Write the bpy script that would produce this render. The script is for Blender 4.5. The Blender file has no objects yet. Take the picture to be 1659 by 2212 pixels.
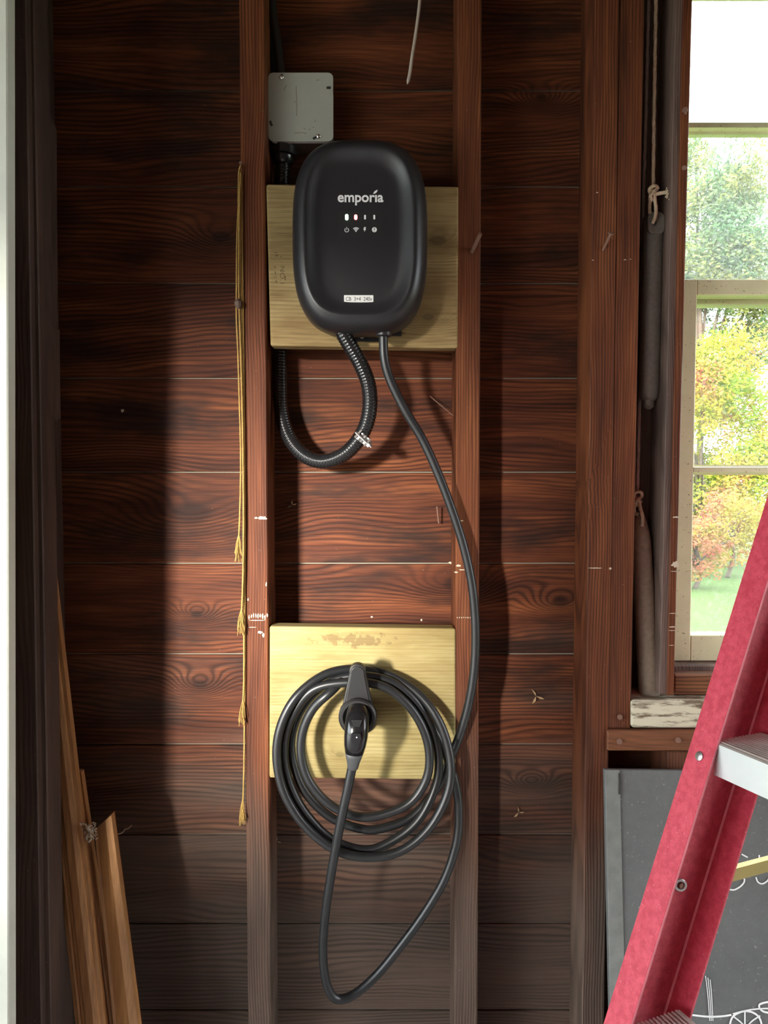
import bpy, bmesh, math, random
from mathutils import Vector, Matrix
random.seed(7)
sc = bpy.context.scene
COL = sc.collection

# ------------------------------------------------------------------ camera, world, sun, exposure
F = 1661.0; CX, CY = 829.5, 1106.0; PITCH = math.radians(2.7)
CAM = Vector((0, -1.46, 1.5))
cd = bpy.data.cameras.new('camera'); cam = bpy.data.objects.new('camera', cd); COL.objects.link(cam)
cd.sensor_fit = 'VERTICAL'; cd.sensor_height = 36; cd.lens = 36 * F / 2212; cd.clip_start = .02
cam.location = CAM; cam.rotation_euler = (math.pi / 2 - PITCH, 0, 0); sc.camera = cam

wd = bpy.data.worlds.new('sky'); sc.world = wd; wd.use_nodes = True
bg = wd.node_tree.nodes['Background']; bg.inputs[0].default_value = (.90, .96, 1, 1); bg.inputs[1].default_value = 4.0

sd = bpy.data.lights.new('sun', 'SUN'); sd.energy = 4.6; sd.angle = math.radians(7.5); sd.color = (1, .95, .86)
sun = bpy.data.objects.new('sun', sd); COL.objects.link(sun)
SUND = Vector((.53, 1, -.16)).normalized()
sun.rotation_euler = SUND.to_track_quat('-Z', 'Y').to_euler(); sun.location = (-3, -5, 4)

vs = sc.view_settings; vs.view_transform = 'Standard'; vs.look = 'None'; vs.gamma = 1; vs.use_curve_mapping = False
vs.exposure = 1.55
sc.cycles.use_adaptive_sampling = True; sc.cycles.adaptive_threshold = .045; sc.cycles.max_bounces = 6; sc.cycles.diffuse_bounces = 4; sc.cycles.transparent_max_bounces = 10; sc.cycles.caustics_reflective = False; sc.cycles.caustics_refractive = False

# ------------------------------------------------------------------ helpers
RX = Vector((1, 0, 0)); UPV = Vector((0, math.sin(PITCH), math.cos(PITCH))); FW = Vector((0, math.cos(PITCH), -math.sin(PITCH)))
def ray(x, y): return RX * ((x - CX) / F) + UPV * ((CY - y) / F) + FW
def P(x, y, d):                       # point of the photograph on the plane d metres in front of the plank wall
    r = ray(x, y); t = (-d - CAM.y) / r.y
    return CAM + r * t
def PL(x, y, q, n):                   # the same on any plane
    r = ray(x, y); return CAM + r * ((q - CAM).dot(n) / r.dot(n))
def S(d): return (1.46 - d) / F       # metres per pixel at d

def lab(o, label=None, cat=None, group=None, kind=None):
    if label: o['label'] = label
    if cat: o['category'] = cat
    if group: o['group'] = group
    if kind: o['kind'] = kind
    return o
def empty(name, loc, label=None, cat=None, group=None, kind=None):
    o = bpy.data.objects.new(name, None); COL.objects.link(o); o.location = loc; o.empty_display_size = .05
    return lab(o, label, cat, group, kind)
def link(name, me, mat, parent=None):
    o = bpy.data.objects.new(name, me); COL.objects.link(o)
    if mat: me.materials.append(mat)
    if parent:
        o.parent = parent; o.matrix_parent_inverse = Matrix.Translation(-world_loc(parent))
    return o
def world_loc(o):
    v = Vector(o.location) if o.type == 'EMPTY' else Vector((0, 0, 0))
    return v
def mk(name, vs_, fs, mat, parent=None, smooth=False, bevel=0, seg=1):
    me = bpy.data.meshes.new(name)
    if bevel:
        bm = bmesh.new(); bv = [bm.verts.new(v) for v in vs_]
        for f in fs: bm.faces.new([bv[i] for i in f])
        bmesh.ops.recalc_face_normals(bm, faces=bm.faces)
        bmesh.ops.bevel(bm, geom=list(bm.edges), offset=bevel, segments=seg, affect='EDGES', profile=.5)
        bm.to_mesh(me); bm.free()
    else:
        me.from_pydata([tuple(v) for v in vs_], [], fs); me.update()
        bm = bmesh.new(); bm.from_mesh(me); bmesh.ops.recalc_face_normals(bm, faces=bm.faces); bm.to_mesh(me); bm.free()
    if smooth:
        for p in me.polygons: p.use_smooth = True
    return link(name, me, mat, parent)
HEX = [(0, 1, 2, 3), (7, 6, 5, 4), (0, 4, 5, 1), (1, 5, 6, 2), (2, 6, 7, 3), (3, 7, 4, 0)]
def boxv(x0, x1, y0, y1, z0, z1):
    return [Vector(p) for p in ((x0, y0, z1), (x1, y0, z1), (x1, y0, z0), (x0, y0, z0), (x0, y1, z1), (x1, y1, z1), (x1, y1, z0), (x0, y1, z0))]
def box(name, x0, x1, y0, y1, z0, z1, mat, parent=None, bevel=0):
    return mk(name, boxv(x0, x1, y0, y1, z0, z1), HEX, mat, parent, bevel=bevel)
def boxes(name, lst, mat, parent=None):
    V, Fc = [], []
    for b in lst:
        n = len(V); V += boxv(*b); Fc += [tuple(i + n for i in f) for f in HEX]
    return mk(name, V, Fc, mat, parent)
def slab(name, quad, d0, d1, mat, parent=None, bevel=.0015):
    """a timber whose front face is the quad (photo points tl,tr,br,bl) at d0, running straight back to d1"""
    f = [P(x, y, d0) for x, y in quad]
    b = [Vector((p.x, -d1, p.z)) for p in f]
    return mk(name, f + b, HEX, mat, parent, bevel=bevel)
def catmull(pts, n=10):
    pts = [Vector(p) for p in pts]; out = []
    for i in range(len(pts) - 1):
        p0 = pts[max(i - 1, 0)]; p1 = pts[i]; p2 = pts[i + 1]; p3 = pts[min(i + 2, len(pts) - 1)]
        for k in range(n):
            t = k / n
            out.append(.5 * ((2 * p1) + (p2 - p0) * t + (2 * p0 - 5 * p1 + 4 * p2 - p3) * t * t + (3 * p1 - p0 - 3 * p2 + p3) * t ** 3))
    out.append(pts[-1]); return out
def resample(pts, step):
    L = [0]
    for a, b in zip(pts, pts[1:]): L.append(L[-1] + (b - a).length)
    n = max(2, int(L[-1] / step)); out = []; j = 0
    for i in range(n + 1):
        s = L[-1] * i / n
        while j < len(pts) - 2 and L[j + 1] < s: j += 1
        u = (s - L[j]) / max(L[j + 1] - L[j], 1e-9); out.append(pts[j].lerp(pts[j + 1], min(u, 1)))
    return out
def frames(pts):
    T = []
    for i in range(len(pts)):
        t = pts[min(i + 1, len(pts) - 1)] - pts[max(i - 1, 0)]
        T.append(t.normalized() if t.length > 1e-9 else Vector((0, 0, 1)))
    n = T[0].orthogonal().normalized(); out = []
    for i, t in enumerate(T):
        n = (n - t * n.dot(t))
        n = n.normalized() if n.length > 1e-6 else t.orthogonal().normalized()
        out.append((t, n, t.cross(n)))
    return out
def tube_data(pts, rad, sides=12, cap=True):
    fr = frames(pts); V, Fc = [], []; N = len(pts)
    for i, p in enumerate(pts):
        r = rad(i / (N - 1), i) if callable(rad) else rad
        t, n, b = fr[i]
        for k in range(sides):
            a = 2 * math.pi * k / sides; V.append(p + (n * math.cos(a) + b * math.sin(a)) * r)
    for i in range(N - 1):
        for k in range(sides):
            k2 = (k + 1) % sides; Fc.append((i * sides + k, i * sides + k2, (i + 1) * sides + k2, (i + 1) * sides + k))
    if cap: Fc.append(tuple(range(sides))[::-1]); Fc.append(tuple((N - 1) * sides + k for k in range(sides)))
    return V, Fc
def tube(name, pts, rad, mat, parent=None, sides=12, smooth=True):
    V, Fc = tube_data(pts, rad, sides); return mk(name, V, Fc, mat, parent, smooth=smooth)
def merge(lst):
    V, Fc = [], []
    for v, f in lst:
        n = len(V); V += v; Fc += [tuple(i + n for i in q) for q in f]
    return V, Fc
def rope_data(pts, r, pitch=.012, strands=3, sides=6, fray=0, step=.003):
    pts = resample(pts, step); fr = frames(pts); out = []
    for s in range(strands):
        q = []; L = 0
        for i, p in enumerate(pts):
            if i: L += (p - pts[i - 1]).length
            a = 2 * math.pi * (L / pitch + s / strands); t, n, b = fr[i]
            q.append(p + (n * math.cos(a) + b * math.sin(a)) * r * .5)
        out.append(tube_data(q, r * .58, sides))
    return merge(out)
def rope(name, pts, r, mat, parent=None, **k):
    V, Fc = rope_data(pts, r, **k); return mk(name, V, Fc, mat, parent, smooth=True)
def lathe(name, axis0, axis1, prof, mat, parent=None, sides=28):
    """prof: (t along axis 0..1, radius)"""
    a0, a1 = Vector(axis0), Vector(axis1); pts = [a0.lerp(a1, t) for t, r in prof]
    ax = (a1 - a0).normalized(); n = ax.orthogonal().normalized(); b = ax.cross(n); V, Fc = [], []
    for p, (t, r) in zip(pts, prof):
        for k in range(sides):
            a = 2 * math.pi * k / sides; V.append(p + (n * math.cos(a) + b * math.sin(a)) * max(r, 1e-5))
    for i in range(len(pts) - 1):
        for k in range(sides):
            k2 = (k + 1) % sides; Fc.append((i * sides + k, i * sides + k2, (i + 1) * sides + k2, (i + 1) * sides + k))
    Fc.append(tuple(range(sides))); Fc.append(tuple((len(pts) - 1) * sides + k for k in range(sides)))
    o = mk(name, V, Fc, mat, parent, smooth=True); sharp(o); return o
def sharp(o, ang=40):
    me = o.data; bm = bmesh.new(); bm.from_mesh(me)
    for e in bm.edges:
        if len(e.link_faces) == 2 and e.calc_face_angle(0) > math.radians(ang): e.smooth = False
    bm.to_mesh(me); bm.free()
def prism(name, outline, org, ex, ey, ez, th, mat, parent=None, bevel=0, smooth=False):
    """2-D outline (x,y) laid on axes ex,ey at org and given the thickness th along ez"""
    a = [org + ex * x + ey * y for x, y in outline]; b = [p + ez * th for p in a]; n = len(a)
    Fc = [tuple(range(n)), tuple(range(2 * n - 1, n - 1, -1))] + [(i, (i + 1) % n, n + (i + 1) % n, n + i) for i in range(n)]
    o = mk(name, a + b, Fc, mat, parent, bevel=bevel, seg=2)
    return o
def rrect(w, h, r, n=6):
    out = []
    for cx, cy, a0 in ((w / 2 - r, h / 2 - r, 0), (-w / 2 + r, h / 2 - r, 90), (-w / 2 + r, -h / 2 + r, 180), (w / 2 - r, -h / 2 + r, 270)):
        for k in range(n + 1):
            a = math.radians(a0 + 90 * k / n); out.append((cx + r * math.cos(a), cy + r * math.sin(a)))
    return out
def ribbon(name, pts, w, n, th, mat, parent=None):
    """flat stroke of width w on a surface with normal n"""
    V, Fc = [], []; pts = [Vector(p) for p in pts]
    for i, p in enumerate(pts):
        t = (pts[min(i + 1, len(pts) - 1)] - pts[max(i - 1, 0)]).normalized(); s = t.cross(n).normalized()
        for q in (s * w / 2, s * w / 2 + n * th, -s * w / 2 + n * th, -s * w / 2): V.append(p + q)
    for i in range(len(pts) - 1):
        for k in range(4): Fc.append((i * 4 + k, i * 4 + (k + 1) % 4, i * 4 + 4 + (k + 1) % 4, i * 4 + 4 + k))
    Fc += [(0, 1, 2, 3), tuple(4 * (len(pts) - 1) + k for k in (3, 2, 1, 0))]
    return mk(name, V, Fc, mat, parent)
def text(name, body, size, org, ex, ey, mat, parent=None, th=.0004, bold=0, width=None, xscale=1):
    cu = bpy.data.curves.new(name, 'FONT'); cu.body = body; cu.size = size; cu.align_x = 'LEFT'; cu.offset = bold; cu.extrude = th
    cu.resolution_u = 4; cu.space_character = 1.0
    t = bpy.data.objects.new('tmp', cu); COL.objects.link(t)
    dg = bpy.context.evaluated_depsgraph_get(); me = bpy.data.meshes.new_from_object(t.evaluated_get(dg)); bpy.data.objects.remove(t)
    xs = [v.co.x for v in me.vertices]; x0, x1 = min(xs), max(xs); ys = [v.co.y for v in me.vertices]
    k = (width / (x1 - x0)) if width else xscale
    ez = ex.cross(ey)
    for v in me.vertices:
        v.co = org + ex * ((v.co.x - x0) * k) + ey * v.co.y + ez * v.co.z
    me.name = name; me.materials.clear()
    return link(name, me, mat, parent)

# ------------------------------------------------------------------ materials
class NT:
    def __init__(s, name):
        s.m = bpy.data.materials.new(name); s.m.use_nodes = True; s.t = s.m.node_tree; s.t.nodes.clear()
        s.out = s.t.nodes.new('ShaderNodeOutputMaterial')
    def n(s, typ, ins=None, **kw):
        nd = s.t.nodes.new('ShaderNode' + typ)
        for k, v in kw.items(): setattr(nd, k, v)
        for k, v in (ins or {}).items(): s.set(nd, k, v)
        return nd
    def set(s, nd, k, v):
        i = nd.inputs[k]
        if isinstance(v, bpy.types.NodeSocket): s.t.links.new(v, i)
        elif isinstance(v, (tuple, list)) and i.type == 'RGBA' and len(v) == 3: i.default_value = (*v, 1)
        else: i.default_value = v
    def m_(s, op, a, b=0.0, c=0.0):
        nd = s.n('Math', {0: a, 1: b}, operation=op)
        if op == 'MULTIPLY_ADD': s.set(nd, 2, c)
        return nd.outputs[0]
    def ss(s, v, a, b, lo=0.0, hi=1.0):
        return s.n('MapRange', {0: v, 1: a, 2: b, 3: lo, 4: hi}, interpolation_type='SMOOTHSTEP').outputs[0]
    def mix(s, f, a, b, mode='MIX'):
        nd = s.n('Mix', None, data_type='RGBA', blend_type=mode); s.set(nd, 0, f); s.set(nd, 6, a); s.set(nd, 7, b); return nd.outputs[2]
    def ramp(s, v, stops):
        nd = s.n('ValToRGB', {0: v}); e = nd.color_ramp.elements
        while len(e) < len(stops): e.new(.5)
        for q, (p, c) in zip(e, stops): q.position = p; q.color = (*c, 1)
        return nd.outputs[0]
    def noise(s, vec, scale=1, detail=2, rough=.5):
        return s.n('TexNoise', {'Vector': vec, 'Scale': scale, 'Detail': detail, 'Roughness': rough}).outputs[0]
    def vec(s, x, y, z):
        return s.n('CombineXYZ', {0: x, 1: y, 2: z}).outputs[0]
    def bsdf(s, col, rough=.6, metal=0.0, spec=.5, bump=None, bstr=.2, bdist=.002, **kw):
        ins = {'Base Color': col, 'Roughness': rough, 'Metallic': metal, 'Specular IOR Level': spec}
        ins.update(kw)
        b = s.n('BsdfPrincipled', ins)
        if bump is not None:
            bp = s.n('Bump', {'Height': bump, 'Strength': bstr, 'Distance': bdist}); s.t.links.new(bp.outputs[0], b.inputs['Normal'])
        s.t.links.new(b.outputs[0], s.out.inputs[0]); return s.m

def wood(name, axis, dark, mid, light, ring=70, ringamt=.45, warp=1.2, knotamt=1.0, rough=.62, bstr=.35, grey=None, blotch=None, spec=.35, kdens=.60, kscale=1.0, knots=(), stain=None, sl=2.2):
    N = NT(name); tc = N.n('TexCoord').outputs['Object']; sp = N.n('SeparateXYZ', {0: tc})
    rnd = N.n('ObjectInfo').outputs['Random']
    X, Y, Z = sp.outputs
    if axis == 'X': u, v, w = X, Z, Y
    elif axis == 'Z': u, v, w = Z, X, Y
    else: u, v, w = Y, Z, X
    uo = N.m_('MULTIPLY_ADD', rnd, 31.7, u); vo = N.m_('MULTIPLY_ADD', rnd, 11.3, v)
    def nv(a, b, c=None, det=3, ro=.55): return N.noise(N.vec(N.m_('MULTIPLY', uo, a), N.m_('MULTIPLY', vo, b), N.m_('MULTIPLY', w, c or b)), 1, det, ro)
    n1 = nv(1.5, 5.5, det=2); n2 = nv(5, 28, det=2)
    if kdens < .9: kv = N.n('TexVoronoi', {'Vector': N.vec(N.m_('MULTIPLY', uo, 2.3 * kscale), N.m_('MULTIPLY', vo, 5.6 * kscale), N.m_('MULTIPLY', rnd, 17)), 'Scale': 1.0})
    if kdens >= .9:
        dw = N.n('Value').outputs[0]; dw.default_value = 1.0; kn = N.n('Value').outputs[0]; kn.default_value = 0.0; sel = kn
        for kx_, kz_, kr_ in knots:
            jx = N.m_('MULTIPLY', N.m_('ADD', u, -kx_), .55 / kr_); jz = N.m_('MULTIPLY', N.m_('ADD', v, -kz_), 1.0 / kr_)
            dw = N.m_('MINIMUM', dw, N.m_('MULTIPLY', N.m_('SQRT', N.m_('MULTIPLY_ADD', jx, jx, N.m_('MULTIPLY', jz, jz))), .085))
        if knots:
            dw = N.m_('ADD', N.m_('MULTIPLY', n2, .05), N.m_('ADD', dw, -.025)); sel = N.m_('LESS_THAN', dw, .7)
            kn = N.m_('EXPONENT', N.m_('MULTIPLY', N.m_('POWER', N.m_('MULTIPLY', dw, 4.6), 2.0), -1.0))
    else:
        dist = kv.outputs['Distance']; sel = N.ss(N.n('SeparateColor', {0: kv.outputs['Color']}).outputs[0], kdens, kdens + .04)
        dw = N.m_('ADD', N.m_('MULTIPLY_ADD', N.noise(tc, 55, 1), .07, dist), -.035)
        kn = N.m_('MULTIPLY', N.m_('EXPONENT', N.m_('MULTIPLY', N.m_('POWER', N.m_('MULTIPLY', dw, 4.6), 2.0), -1.0)), sel)
    f = N.m_('MULTIPLY_ADD', vo, ring, N.m_('MULTIPLY', n1, 11 * warp))
    f = N.m_('MULTIPLY_ADD', n2, 1.0, f)
    f = N.m_('MULTIPLY_ADD', kn, 7.0 * knotamt, f)
    rv = N.m_('POWER', N.m_('MULTIPLY_ADD', N.m_('SINE', N.m_('MULTIPLY', f, 6.2832)), .5, .5), 1.8)
    rc = N.m_('MULTIPLY', rv, N.ss(nv(2.2, 13, det=1), .30, .62, .25, 1))
    fib = nv(10, 520, det=1)
    stre = N.noise(N.vec(N.m_('MULTIPLY', uo, sl), N.m_('MULTIPLY_ADD', n1, 1.2, N.m_('MULTIPLY', vo, 26)), N.m_('MULTIPLY', w, 26)), 1, 3, .62)
    t = N.m_('MULTIPLY_ADD', fib, .34, N.m_('MULTIPLY', stre, .70))
    col = N.ramp(t, [(.32, dark), (.52, mid), (.70, light)])
    col = N.mix(N.m_('MULTIPLY', rc, ringamt), col, tuple(c * .45 for c in dark))
    if blotch:
        bl = N.noise(N.vec(N.m_('MULTIPLY', uo, 2.6), N.m_('MULTIPLY', vo, 9), N.m_('MULTIPLY', w, 9)), 1, 4, .66)
        col = N.mix(N.m_('MULTIPLY', N.ss(bl, .48, .68), blotch[0]), col, blotch[1])
    halo = N.m_('MULTIPLY', N.ss(dw, .06, .30, 1, 0), sel)
    col = N.mix(N.m_('MULTIPLY', halo, .55 * min(knotamt, 1)), col, tuple(c * .8 for c in dark))
    core = N.m_('MULTIPLY', N.ss(dw, .04, .085, 1, 0), sel)
    col = N.mix(N.m_('MULTIPLY', core, .8 * min(knotamt, 1)), col, tuple(c * .40 for c in dark))
    if grey:
        z0, z1, gc, amt = grey
        pz = N.n('SeparateXYZ', {0: N.n('NewGeometry').outputs['Position']}).outputs[2]
        gz = N.ss(N.m_('MULTIPLY_ADD', nv(2, 9, 1, det=1), -.7, N.m_('ADD', pz, .35)), z0, z1, amt, 0)
        dirt = N.mix(t, tuple(c * .35 for c in gc), tuple(c * 1.5 for c in gc))
        dirt = N.mix(N.m_('MULTIPLY', rc, ringamt * .8), dirt, tuple(c * .25 for c in gc))
        col = N.mix(gz, col, dirt)
    if stain:
        sx_, sz_, ax_, az_, scol = stain
        jx = N.m_('MULTIPLY', N.m_('ADD', u, -sx_), 1 / ax_); jz = N.m_('MULTIPLY', N.m_('ADD', v, -sz_), 1 / az_)
        e_ = N.m_('ADD', N.m_('MULTIPLY', jx, jx), N.m_('MULTIPLY', jz, jz))
        sm = N.ss(N.m_('MULTIPLY_ADD', N.noise(tc, 75, 4, .65), 1.6, N.m_('MULTIPLY', e_, -.45)), .62, .78)
        col = N.mix(N.m_('MULTIPLY', sm, .6), col, scol)
    specks = N.ss(N.noise(tc, 170, 1), .76, .79)
    col = N.mix(N.m_('MULTIPLY', specks, .16), col, (.45, .38, .30))
    h = N.m_('MULTIPLY_ADD', fib, .5, N.m_('MULTIPLY', rc, -.7))
    return N.bsdf(col, rough, 0, spec, h, bstr, .0012)

def plain(name, col, rough=.5, metal=0.0, spec=.5, var=.12, scale=40, bstr=.1, **kw):
    N = NT(name); tc = N.n('TexCoord').outputs['Object']; n = N.noise(tc, scale, 4, .6)
    c = N.mix(n, tuple(x * (1 - var) for x in col), tuple(min(1, x * (1 + var)) for x in col))
    return N.bsdf(c, rough, metal, spec, n, bstr, .0008, **kw)
def emit(name, col, s):
    N = NT(name); b = N.n('Emission', {0: col, 1: s}); N.t.links.new(b.outputs[0], N.out.inputs[0]); return N.m

GREY = (.12, .092, .073)
M = {}
KN = [(P(x, y, 0).x, P(x, y, 0).z, r) for x, y, r in ((413, 1110, .027), (425, 1326, .008), (1210, 1300, .012), (432, 1478, .010), (1150, 1690, .008), (478, 512, .013), (1170, 212, .009), (985, 1262, .016))]
M['plank'] = wood('sheathing_wood', 'X', (.036, .011, .006), (.110, .031, .013), (.225, .072, .026), ring=118, ringamt=.74, warp=1.25, knotamt=.85, grey=(.58, 1.18, GREY, .85), blotch=(.85, (.017, .009, .007)), kdens=.97, knots=KN, spec=.18, bstr=.5)
M['stud'] = wood('stud_wood', 'Z', (.055, .016, .008), (.138, .042, .017), (.225, .077, .028), ring=205, ringamt=.68, warp=.8, knotamt=.7, grey=(.58, 1.08, GREY, .85), kdens=.80, kscale=.8, spec=.18, bstr=.5)
M['pocket'] = wood('old_frame_wood', 'Z', (.065, .045, .037), (.13, .085, .068), (.20, .135, .11), ring=200, ringamt=.45, knotamt=.2, kdens=.9)
M['apron'] = wood('apron_wood', 'X', (.07, .026, .013), (.17, .062, .025), (.29, .12, .045), ring=120, ringamt=.65, knotamt=.4, kdens=.8)
M['pt'] = wood('treated_pine', 'X', (.24, .175, .065), (.345, .275, .115), (.42, .345, .165), sl=7, ring=150, ringamt=.26, warp=.7, knotamt=.5, rough=.75, bstr=.3, blotch=(.42, (.24, .155, .06)), spec=.2, kdens=.97,
               knots=[(P(x, y, .097).x, P(x, y, .097).z, r) for x, y, r in ((945, 520, .010), (925, 685, .007), (735, 1630, .006))], stain=(P(768, 1383, .097).x, P(768, 1383, .097).z, .10, .019, (.155, .095, .045)))
M['ptb'] = wood('brown_treated_pine', 'X', (.20, .13, .055), (.34, .245, .11), (.44, .335, .165), sl=7, ring=130, ringamt=.28, warp=.9, knotamt=.7, rough=.75, bstr=.3, blotch=(.62, (.19, .115, .045)), spec=.2, kdens=.97,
               knots=[(P(x, y, .097).x, P(x, y, .097).z, r) for x, y, r in ((945, 520, .010), (925, 685, .008))])
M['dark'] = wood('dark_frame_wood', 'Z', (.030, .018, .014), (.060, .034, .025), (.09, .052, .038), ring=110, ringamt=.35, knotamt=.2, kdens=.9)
M['mould'] = wood('varnished_moulding_wood', 'Z', (.20, .085, .030), (.32, .15, .055), (.44, .22, .085), ring=70, ringamt=.18, knotamt=.2, rough=.45, spec=.4, kdens=.9)
M['whitepaint'] = plain('white_painted_wood', (.62, .64, .56), .6, var=.1, scale=25)
N = NT('cream_sash_paint'); tc = N.n('TexCoord').outputs['Object']
sp_ = N.ss(N.noise(tc, 210, 3), .66, .70); n_ = N.noise(tc, 30, 4)
M['sash'] = N.bsdf(N.mix(N.m_('MULTIPLY', sp_, .7), N.mix(n_, (.56, .54, .33), (.70, .68, .44)), (.10, .08, .05)), .55, bump=n_, bstr=.15)
N = NT('peeling_sill_paint'); tc = N.n('TexCoord').outputs['Object']; s3 = N.n('SeparateXYZ', {0: tc})
pv = N.vec(N.m_('MULTIPLY', s3.outputs[0], 9), N.m_('MULTIPLY', s3.outputs[1], 30), N.m_('MULTIPLY', s3.outputs[2], 60))
pn = N.noise(pv, 1, 5, .7); bp_ = N.noise(tc, 14, 3)
pc = N.mix(N.ss(pn, .40, .52), (.14, .10, .06), (.58, .54, .40)); pc = N.mix(N.ss(bp_, .52, .66), pc, (.26, .22, .13))
M['sill'] = N.bsdf(pc, .8, bump=pn, bstr=.5)
M['pale'] = plain('pale_gap_filler', (.26, .24, .19), .9)
M['siding'] = plain('outer_siding', (.30, .29, .27), .9)
M['black'] = plain('matte_black_plastic', (.016, .016, .018), .38, var=.15, scale=300, bstr=.06, spec=.5)
M['blackgloss'] = plain('gloss_black_plastic', (.010, .010, .011), .16, var=.1, scale=60, bstr=.02)
M['panel'] = plain('satin_black_panel', (.020, .020, .021), .34, var=.1, scale=200, bstr=.03)
M['rubber'] = plain('black_rubber_cable', (.013, .014, .0155), .36, var=.25, scale=60, bstr=.08)
M['relief'] = plain('dark_grey_rubber', (.055, .057, .06), .5, scale=80)
M['conduit'] = plain('gloss_black_conduit', (.011, .011, .012), .24, var=.15, scale=80, bstr=.05)
M['holster'] = plain('charcoal_plastic', (.011, .0105, .0105), .45, var=.1, scale=120, bstr=.05)
M['white'] = plain('white_print', (.80, .80, .80), .5, var=.02)
M['ink'] = plain('black_ink', (.03, .03, .03), .6)
M['stamp'] = plain('faded_stamp_ink', (.17, .12, .05), .9)
M['label'] = plain('white_label', (.80, .80, .78), .45, var=.02)
N = NT('grey_steel_cover'); tc = N.n('TexCoord').outputs['Object']
M['cover'] = N.bsdf(N.mix(N.noise(tc, 12, 5, .7), (.38, .39, .345), (.49, .50, .44)), .48, .25)
M['steel'] = plain('zinc_steel', (.55, .55, .55), .32, 1.0, var=.15)
M['chrome'] = plain('bright_steel', (.75, .75, .74), .18, 1.0)
M['alu'] = plain('aluminium', (.70, .76, .76), .38, .55, var=.08, scale=18)
M['alutop'] = plain('worn_aluminium_tread', (.46, .41, .37), .5, .5, var=.2, scale=25)
M['brass'] = plain('zinc_yellow_steel', (.30, .22, .09), .42, .8, var=.25, scale=9)
M['rust'] = plain('rusty_nail', (.22, .12, .085), .7, .4)
N = NT('red_fibreglass'); tc = N.n('TexCoord').outputs['Object']
a_ = N.noise(tc, 90, 5, .7); s_ = N.ss(N.noise(tc, 420, 3, .7), .63, .70)
rc = N.mix(N.ss(a_, .35, .65), (.42, .028, .055), (.56, .060, .095)); rc = N.mix(N.m_('MULTIPLY', s_, .5), rc, (.68, .36, .38))
M['red'] = N.bsdf(rc, .5, bump=a_, bstr=.1)
M['redwornhi'] = plain('worn_red_highlight', (.66, .17, .21), .6, var=.3, scale=60)  # lighter red: rail wear together with a painted-in edge highlight
N = NT('chalkboard_slate'); tc = N.n('TexCoord').outputs['Object']; s3 = N.n('SeparateXYZ', {0: tc})
a_ = N.noise(tc, 7, 5, .65); b_ = N.noise(tc, 70, 4, .7); c_ = N.ss(N.noise(tc, 200, 2), .66, .74)
bc = N.mix(N.m_('MULTIPLY_ADD', a_, .7, N.m_('MULTIPLY', b_, .35)), (.055, .060, .060), (.165, .172, .165)); bc = N.mix(N.m_('MULTIPLY', c_, .35), bc, (.42, .42, .40))
M['slate'] = N.bsdf(bc, .75, bump=b_, bstr=.12)
M['slateedge'] = plain('dusty_board_edge', (.17, .18, .165), .85, var=.35, scale=50, bstr=.3)
M['chalk'] = plain('white_chalk', (.78, .80, .78), .9, scale=300)
M['iron'] = plain('cast_iron_weight', (.19, .17, .145), .62, .35, var=.35, scale=140, bstr=.35)
M['irond'] = plain('dusty_cast_iron', (.28, .22, .16), .75, .15, var=.4, scale=110, bstr=.4)
M['cord'] = plain('cotton_cord', (.58, .46, .32), .9, var=.2, scale=300)
M['cordg'] = plain('grey_cotton_cord', (.48, .41, .36), .9, var=.2, scale=300)
M['twine'] = plain('yellow_twine', (.40, .25, .07), .85, var=.3, scale=250)
M['wire'] = plain('ivory_wire', (.55, .48, .40), .6)
M['paint'] = plain('dried_cream_paint', (.52, .45, .34), .8, var=.1, scale=200)
M['leafdry'] = plain('dry_leaf', (.42, .30, .17), .9, var=.3, scale=200)
M['web'] = plain('dusty_cobweb', (.40, .33, .26), .95)
M['concrete'] = plain('concrete_floor', (.58, .56, .53), .85, var=.12, scale=6)
M['driveway'] = plain('pale_concrete_driveway', (.52, .50, .46), .9, var=.1, scale=3)
M['roof'] = plain('dark_roof_boards', (.10, .06, .045), .85, var=.3, scale=8)
M['wallin'] = plain('brown_board_wall', (.13, .075, .05), .85, var=.3, scale=8)
N = NT('lawn_grass'); tc = N.n('TexCoord').outputs['Object']
M['lawn'] = N.bsdf(N.mix(N.noise(tc, 2.5, 6, .7), (.026, .075, .006), (.075, .125, .016)), .9, bump=N.noise(tc, 60, 3), bstr=.8, bdist=.03)
M['bark'] = plain('tree_bark', (.12, .09, .07), .9)
def leafmat(name, stops):
    N = NT(name); ob = N.n('TexCoord').outputs['Object']
    c = N.ramp(N.m_('MULTIPLY_ADD', N.noise(ob, 9, 2), .35, N.m_('MULTIPLY', N.noise(ob, 1.1, 3, .6), .75)), stops)
    d = N.n('BsdfDiffuse', {0: c}); t = N.n('BsdfTranslucent', {0: c}); mx = N.n('MixShader', {0: .45})
    N.t.links.new(d.outputs[0], mx.inputs[1]); N.t.links.new(t.outputs[0], mx.inputs[2]); N.t.links.new(mx.outputs[0], N.out.inputs[0]); return N.m
M['leafpale'] = leafmat('pale_green_leaves', [(.40, (0.081, 0.177, 0.081)), (.52, (0.136, 0.205, 0.096)), (.62, (0.232, 0.245, 0.068))])
M['leafyel'] = leafmat('yellow_green_leaves', [(.38, (0.102, 0.223, 0.028)), (.50, (0.241, 0.317, 0.038)), (.60, (0.372, 0.317, 0.046)), (.70, (0.427, 0.131, 0.093))])
M['leafred'] = leafmat('turning_red_leaves', [(.40, (0.360, 0.090, 0.081)), (.52, (0.413, 0.180, 0.099)), (.64, (0.287, 0.287, 0.054))])
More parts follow.
